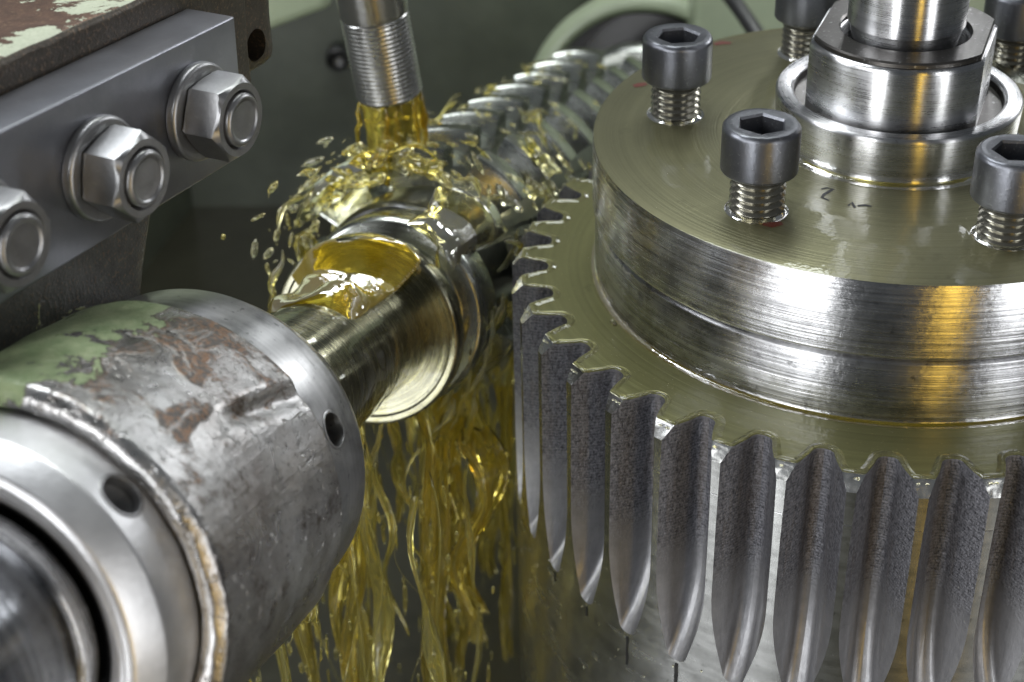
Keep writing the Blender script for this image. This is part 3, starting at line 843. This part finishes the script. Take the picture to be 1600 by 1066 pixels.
# ------------------------------------------------------------------ oil
def tube(bm, pts, rads, flat=1., n=8, twist=0.):
    rings = []
    N = len(pts)
    for i, p in enumerate(pts):
        t = (pts[min(N-1, i+1)]-pts[max(0, i-1)])
        if t.length < 1e-6: t = Vector((0, 0, 1))
        t.normalize(); a = t.cross(Vector((.31, .95, .05))).normalized(); b = t.cross(a)
        tw = twist*i/N; a, b = a*math.cos(tw)+b*math.sin(tw), b*math.cos(tw)-a*math.sin(tw)
        rings.append([bm.verts.new(p+a*(rads[i]*math.cos(2*PI*k/n))+b*(rads[i]*flat*math.sin(2*PI*k/n))) for k in range(n)])
    for i in range(N-1):
        for k in range(n): bm.faces.new((rings[i][k], rings[i][(k+1) % n], rings[i+1][(k+1) % n], rings[i+1][k]))
    bm.faces.new(list(reversed(rings[0]))); bm.faces.new(rings[-1])

# stream from the pipe
bm = bmesh.new()
R2 = random.Random(3)
base = pa
def stream_r(a, s): return .118*(1-.22*s)+.014*noise.noise(Vector((math.cos(a)*3, math.sin(a)*3, s*1.5)))+.006*noise.noise(Vector((math.cos(a)*9, math.sin(a)*9, s*3)))
g = Vector((.02, .0, -1)).normalized(); n = 40; rings = []
for j in range(18):
    s = j/17; ring_ = []
    for i in range(n):
        a = 2*PI*i/n; rr = stream_r(a, s)
        p0 = pa+px_*(rr*math.cos(a))+py_*(rr*math.sin(a))
        ring_.append(bm.verts.new(p0+g*(s*.36)+dr*.01))
    rings.append(ring_)
for j in range(17):
    for i in range(n): bm.faces.new((rings[j][i], rings[j+1][i], rings[j+1][(i+1) % n], rings[j][(i+1) % n]))
bm.faces.new(rings[0]); bm.faces.new(list(reversed(rings[-1])))
for k in range(12):
    a = R2.uniform(0, 2*PI); p0 = pa+px_*(.118*math.cos(a))+py_*(.118*math.sin(a)); L = R2.uniform(.12, .3)
    tube(bm, [p0+Vector((R2.uniform(-.01, .01), 0, -L*i/6))+px_*(.02*i/6*math.cos(a)) for i in range(7)], [.009*math.sin(PI*(i+.7)/7.5)+.002 for i in range(7)])
bmesh.ops.recalc_face_normals(bm, faces=bm.faces[:])
tag(bm_obj('oil_stream', bm, MAT['oil_deep'], smooth=180), 'amber oil stream pouring from the threaded pipe end', 'oil')

def lp(x, y, z): return AXH @ Vector((x, y*YS, z))
# splashes over the hob: film patches, strands and thrown drops
bm = bmesh.new(); R3 = random.Random(11)
def drop(bm, p, r, d, k):
    d = d.normalized(); a = d.orthogonal().normalized(); b = d.cross(a)
    m = Matrix.Translation(p) @ frame(Vector((0, 0, 0)), a, b, d) @ Matrix.Diagonal((r, r, r*k, 1))
    bmesh.ops.create_icosphere(bm, subdivisions=1, radius=1, matrix=m)
for k in range(280):                           # drops thrown from the near end, up and left
    th = R3.gauss(2.35, .45); rr = R3.uniform(.42, .56) if R3.random() < .85 else R3.uniform(.52, .64)
    z = R3.gauss(.12, .22)
    p = lp(rr*math.cos(th), rr*math.sin(th), z)
    tdir = (lp(rr*math.cos(th+.1), rr*math.sin(th+.1), z)-p)
    drop(bm, p, (.002+.014*R3.random()**3), tdir+Vector((R3.uniform(-1, 1), R3.uniform(-1, 1), R3.uniform(-.3, 1.4)))*.03, R3.uniform(1.2, 5.))
for k in range(170):                           # drops and streaks clinging along the hob
    th = R3.uniform(-.4, 2.6); z = R3.uniform(-.1, 2.6); rr = R3.uniform(.47, .52)
    p = lp(rr*math.cos(th), rr*math.sin(th), z); tdir = (lp(rr*math.cos(th+.1), rr*math.sin(th+.1), z+.01)-p)
    drop(bm, p, R3.uniform(.003, .010), tdir, R3.uniform(1.5, 6))
for k in range(34):                           # strands around the teeth
    th0 = R3.uniform(.1, 3.0); z = R3.uniform(-.25, 1.6) if R3.random() < .7 else R3.uniform(0, 2.8); L = R3.uniform(.15, .55); r0 = R3.uniform(.48, .53); dz = R3.uniform(-.08, .08)
    N = 9
    tube(bm, [lp((r0+.02*math.sin(i*.7+k))*math.cos(th0+L*i/N), (r0+.02*math.sin(i*.7+k))*math.sin(th0+L*i/N), z+dz*i/N) for i in range(N+1)],
         [R3.uniform(.005, .013)*(.25+math.sin(PI*i/N)) for i in range(N+1)], .6)
for k in range(34):                            # larger torn lumps hugging the teeth
    th = R3.uniform(1.1, 3.2) if k < 24 else R3.uniform(.2, 1.2); rr = R3.uniform(.42, .51); z = R3.uniform(-.12, .4) if k < 24 else R3.uniform(-.1, 1.2)
    p = lp(rr*math.cos(th), rr*math.sin(th), z); d = lp(rr*math.cos(th+.1), rr*math.sin(th+.1), z+.01)-p; n0 = len(bm.verts)
    bm.verts.ensure_lookup_table()
    sz = R3.uniform(.014, .036); dn = d.normalized(); a_ = dn.orthogonal().normalized()
    q = bmesh.ops.create_icosphere(bm, subdivisions=3, radius=1, matrix=Matrix.Translation(p) @ frame(Vector((0, 0, 0)), a_, dn.cross(a_), dn) @ Matrix.Diagonal((sz, sz*.6, sz*R3.uniform(1.5, 3), 1)))
    for v in q['verts']:
        v.co = p+(v.co-p)*(1+1.1*noise.noise(v.co*22+Vector((k, 0, 0))))
for k in range(20):                            # near end face, running off below
    th0 = R3.uniform(-1.4, .9); r0 = R3.uniform(.34, .5); z = R3.uniform(-.45, .1)
    p = lp(r0*math.cos(th0), r0*math.sin(th0), z); N = 8; L = R3.uniform(.1, .4)
    tube(bm, [p+Vector((R3.uniform(-.006, .006), 0, -L*i/N))-E1*(.10*(i/N)**2) for i in range(N+1)], [R3.uniform(.004, .014)*(.3+math.sin(PI*i/N)) for i in range(N+1)], .6)
bmesh.ops.recalc_face_normals(bm, faces=bm.faces[:])
tag(bm_obj('oil_splash', bm, MAT['oil'], smooth=180), 'yellow oil drops and strands thrown around the spinning cutter', 'oil splash', kind='stuff')

# film wrapped over flange and sleeve, lumpy
def film(name, t0, t1, a0, a1, rad, thick, mat, seed, na=110, nt=70, lab='', frame_=None):
    frame_ = frame_ or AX
    vs, fs = [], []
    for i in range(nt+1):
        for j in range(na+1):
            u_, v_ = i/nt, j/na
            t = t0+(t1-t0)*u_; a = a0+(a1-a0)*v_
            e = max(0., min(u_, 1-u_)*5); e = min(1, e); f = min(1, max(0., min(v_, 1-v_)*5)); m_ = math.sqrt(e*f) if e*f > 0 else 0
            q = noise.noise(Vector((t*5.5, a*1.7, seed)))*1.2+.12*noise.noise(Vector((t*14, a*5, seed)))+.25
            r = rad(t)-.012+(thick*max(-.2, q+.15)+.014)*m_
            vs.append((r*math.cos(a), r*math.sin(a)*YS, t))
    K = na+1
    for i in range(nt):
        for j in range(na):
            f = (i*K+j, i*K+j+1, (i+1)*K+j+1, (i+1)*K+j); fs.append(f if YS < 0 else tuple(reversed(f)))
    o = mesh(name, vs, fs, mat, None, frame_, smooth=180)
    return tag(o, lab, 'oil')
def srad(t):
    if t < -.60: return .243
    if t < -.535: return .243+(t+.60)/.065*.11
    if t < -.45: return .354
    if t < -.28: return .31
    return .372
film('oil_film', -1.0, -.47, .95, 2.6, srad, .07, MAT['sleeve_oil'], 2.3, lab='thick yellow oil spilling over the sleeve in front of the flange')

film('oil_film', -.12, .42, 1.85, 2.75, lambda t: .482, .055, MAT['oil'], 9.7, 70, 50, 'lumpy yellow oil wrapped over the left teeth at the near end of the cutter', AXH)
film('oil_film', -.34, .10, .55, 1.25, lambda t: .36 if t < -.1 else .44, .05, MAT['oil'], 15.2, 60, 60, 'yellow oil sheet running over the disc beside the gear teeth', AXH)
# falling curtain
bm = bmesh.new(); R4 = random.Random(5)
def ribbon(p, L, r, flat, n=18, sway=.11, seed=0.):
    pts, rads = [], []
    for i in range(n+1):
        s = i/n
        q = p+Vector((sway*noise.noise(Vector((seed, s*2.5, 0))), sway*noise.noise(Vector((seed, s*2.5, 7))), -L*s))
        pts.append(q); rads.append(r*(.5+1.6*max(-.25, noise.noise(Vector((seed*3, s*L*2.2, 3)))))*(.2+.8*math.sin(PI*min(1, max(0, (s*.96+.02))))**.5))
    tube(bm, pts, rads, flat, 8, R4.uniform(-2, 2))
for k in range(110):
    t = R4.uniform(-1.5, 1.8); off = R4.uniform(-.5, .45)
    p = O+U*t+E1*off+Vector((0, 0, R4.uniform(-.55, -.15)))
    ribbon(p, R4.uniform(.25, 2.0), R4.choice((.006, .010, .018, .032)), R4.uniform(.2, .5), seed=k*1.7)
for k in range(26):
    t = R4.uniform(-2.6, -1.4); p = O+U*t+E1*R4.uniform(-.3, .25)+Vector((0, 0, -.5))
    ribbon(p, R4.uniform(.3, 1.6), R4.choice((.008, .014, .022)), R4.uniform(.2, .5), seed=200+k*1.7)
for k in range(260):
    t = R4.uniform(-2.0, 1.6); p = O+U*t+E1*R4.uniform(-.5, .5)+Vector((0, 0, R4.uniform(-2.2, -.4)))
    drop(bm, p, R4.uniform(.003, .009), Vector((R4.uniform(-.1, .1), 0, 1)), R4.uniform(3, 12))
bmesh.ops.recalc_face_normals(bm, faces=bm.faces[:])
for k in range(130):
    t = R4.uniform(-1.6, 1.5); p = O+U*t+E1*R4.uniform(-.45, .5)+Vector((0, 0, R4.uniform(-2., -.45)))
    drop(bm, p, R4.uniform(.006, .012), Vector((R4.uniform(-.08, .08), 0, 1)), R4.uniform(4., 10.))
tag(bm_obj('oil_curtain', bm, MAT['fall'], smooth=180), 'yellow oil falling in strands beneath the cutter and sleeve', 'falling oil', kind='stuff')
bm = bmesh.new()
for k in range(24):     # broad wavy sheets
    t = R4.uniform(-.8, 1.4); off = R4.uniform(-.3, .35); p = O+U*t+E1*off+Vector((0, 0, -.45)); L = R4.uniform(.8, 1.8); w_ = R4.uniform(.03, .11)
    N, K = 26, 12; th_ = R4.uniform(-.7, .7); wx = Vector((math.cos(th_), math.sin(th_), 0)); wy = Vector((-wx.y, wx.x, 0)); g_ = []
    for side in (0, 1):
        for i in range(N+1):
            for j in range(K+1):
                s, v_ = i/N, j/K*2-1
                ww = w_*(.55+.5*noise.noise(Vector((k*3.1, s*3, 0))))*(1-.35*s)
                q = p+wx*(v_*ww)+wx*.12*noise.noise(Vector((s*2.2, k*1.3, 5)))+wy*(.045*noise.noise(Vector((v_*1.6+k, s*3.5, k)))+(.006+.004*math.cos(v_*PI))*(1-v_*v_)*(1 if side else -1))+Vector((0, 0, -L*s))
                g_.append(bm.verts.new(q))
    F = (N+1)*(K+1)
    for side in (0, 1):
        for i in range(N):
            for j in range(K):
                a = side*F+i*(K+1)+j; f = [g_[a], g_[a+1], g_[a+K+2], g_[a+K+1]]
                bm.faces.new(f if side else list(reversed(f)))
bmesh.ops.remove_doubles(bm, verts=bm.verts[:], dist=1e-5)
bmesh.ops.recalc_face_normals(bm, faces=bm.faces[:])
tag(bm_obj('oil_sheets', bm, MAT['fall_deep'], smooth=180), 'broad wavy amber oil sheets falling behind the yellow strands', 'falling oil', kind='stuff')

bm = bmesh.new()
tube(bm, [at(1120+i*12, -30+i*13+i*i*.6, 8.9-.05*i) for i in range(8)], [.045]*8, 1, 16)
tag(bm_obj('hose', bm, MAT['rubber_hole_black'], smooth=60), 'dark blurred hose crossing the pale green bearing flange', 'hose')
bx = at(1085, 30, 9.4)
gc = bm_obj('green_casting', box_bm(0, 2.6, 0, .5, -1.4, .9, .05), MAT['paint_pale'], None, Matrix.Translation(bx))
tag(gc, 'pale green machine casting out of focus beyond the plate at the top', 'casting')
cc = bm_obj('casting_corner', box_bm(-1.2, 0, 0, .6, 0, 1.0, .06), MAT['paint_pale'], None, Matrix.Translation(at(524, 14, 7.6)) @ Matrix.Rotation(-.34, 4, 'Y'))
tag(cc, 'pale green casting corner out of focus between the machine arm and the coolant pipe', 'casting')
# ------------------------------------------------------------------ machine walls and sump
def quad(name, pts, mat, n=30, amp=.02):
    vs, fs = [], []
    A, B, Cc, D = [Vector(p) for p in pts]
    for i in range(n+1):
        for j in range(n+1):
            u_, v_ = i/n, j/n; p = A.lerp(B, u_).lerp(D.lerp(Cc, u_), v_)
            vs.append(p+Vector((0, 1, 0))*noise.noise(p*1.3)*amp)
    for i in range(n):
        for j in range(n): a = i*(n+1)+j; fs.append((a, a+n+1, a+n+2, a+1))
    o = mesh(name, vs, fs, mat, smooth=60); o['kind'] = 'structure'; return o
quad('back_wall', [(-3.6, 5.6, -4), (9, 5.4, -4), (9, 5.4, .75), (-3.6, 5.6, .75)], MAT['paint_shaded'])
def plug(px, py, r, lab, y=5.5):
    d = at(px, py, 1)-CAM; p = CAM+d*((y-CAM.y)/d.y)
    o = lathe('wall_hole', bev([(r, -.05), (r*1.02, .0), (r, .05), (r*.8, .06), (r*.75, .01), (0, .0)], .01), MAT['rubber_hole_black'], None, frame(p, Vector((1, 0, 0)), Vector((0, 0, 1)), Vector((0, -1, 0))), n=48)  # black disc: the shade of a hole put into its colour
    tag(o, lab, 'hole')
plug(528, 90, .085, 'small black oval hole in the green wall left of the coolant pipe')
plug(246, 400, .085, 'small black hole in the dark wall between the steel bar and the housing')
quad('left_wall', [(-5.4, -3, -4), (-3.6, 5.6, -4), (-3.6, 5.6, .4), (-5.4, -3, .4)], MAT['paint_shaded'])
quad('sump_floor', [(-8, -6, -3.1), (9, -6, -3.1), (9, 6, -3.1), (-8, 6, -3.1)], MAT['black'])
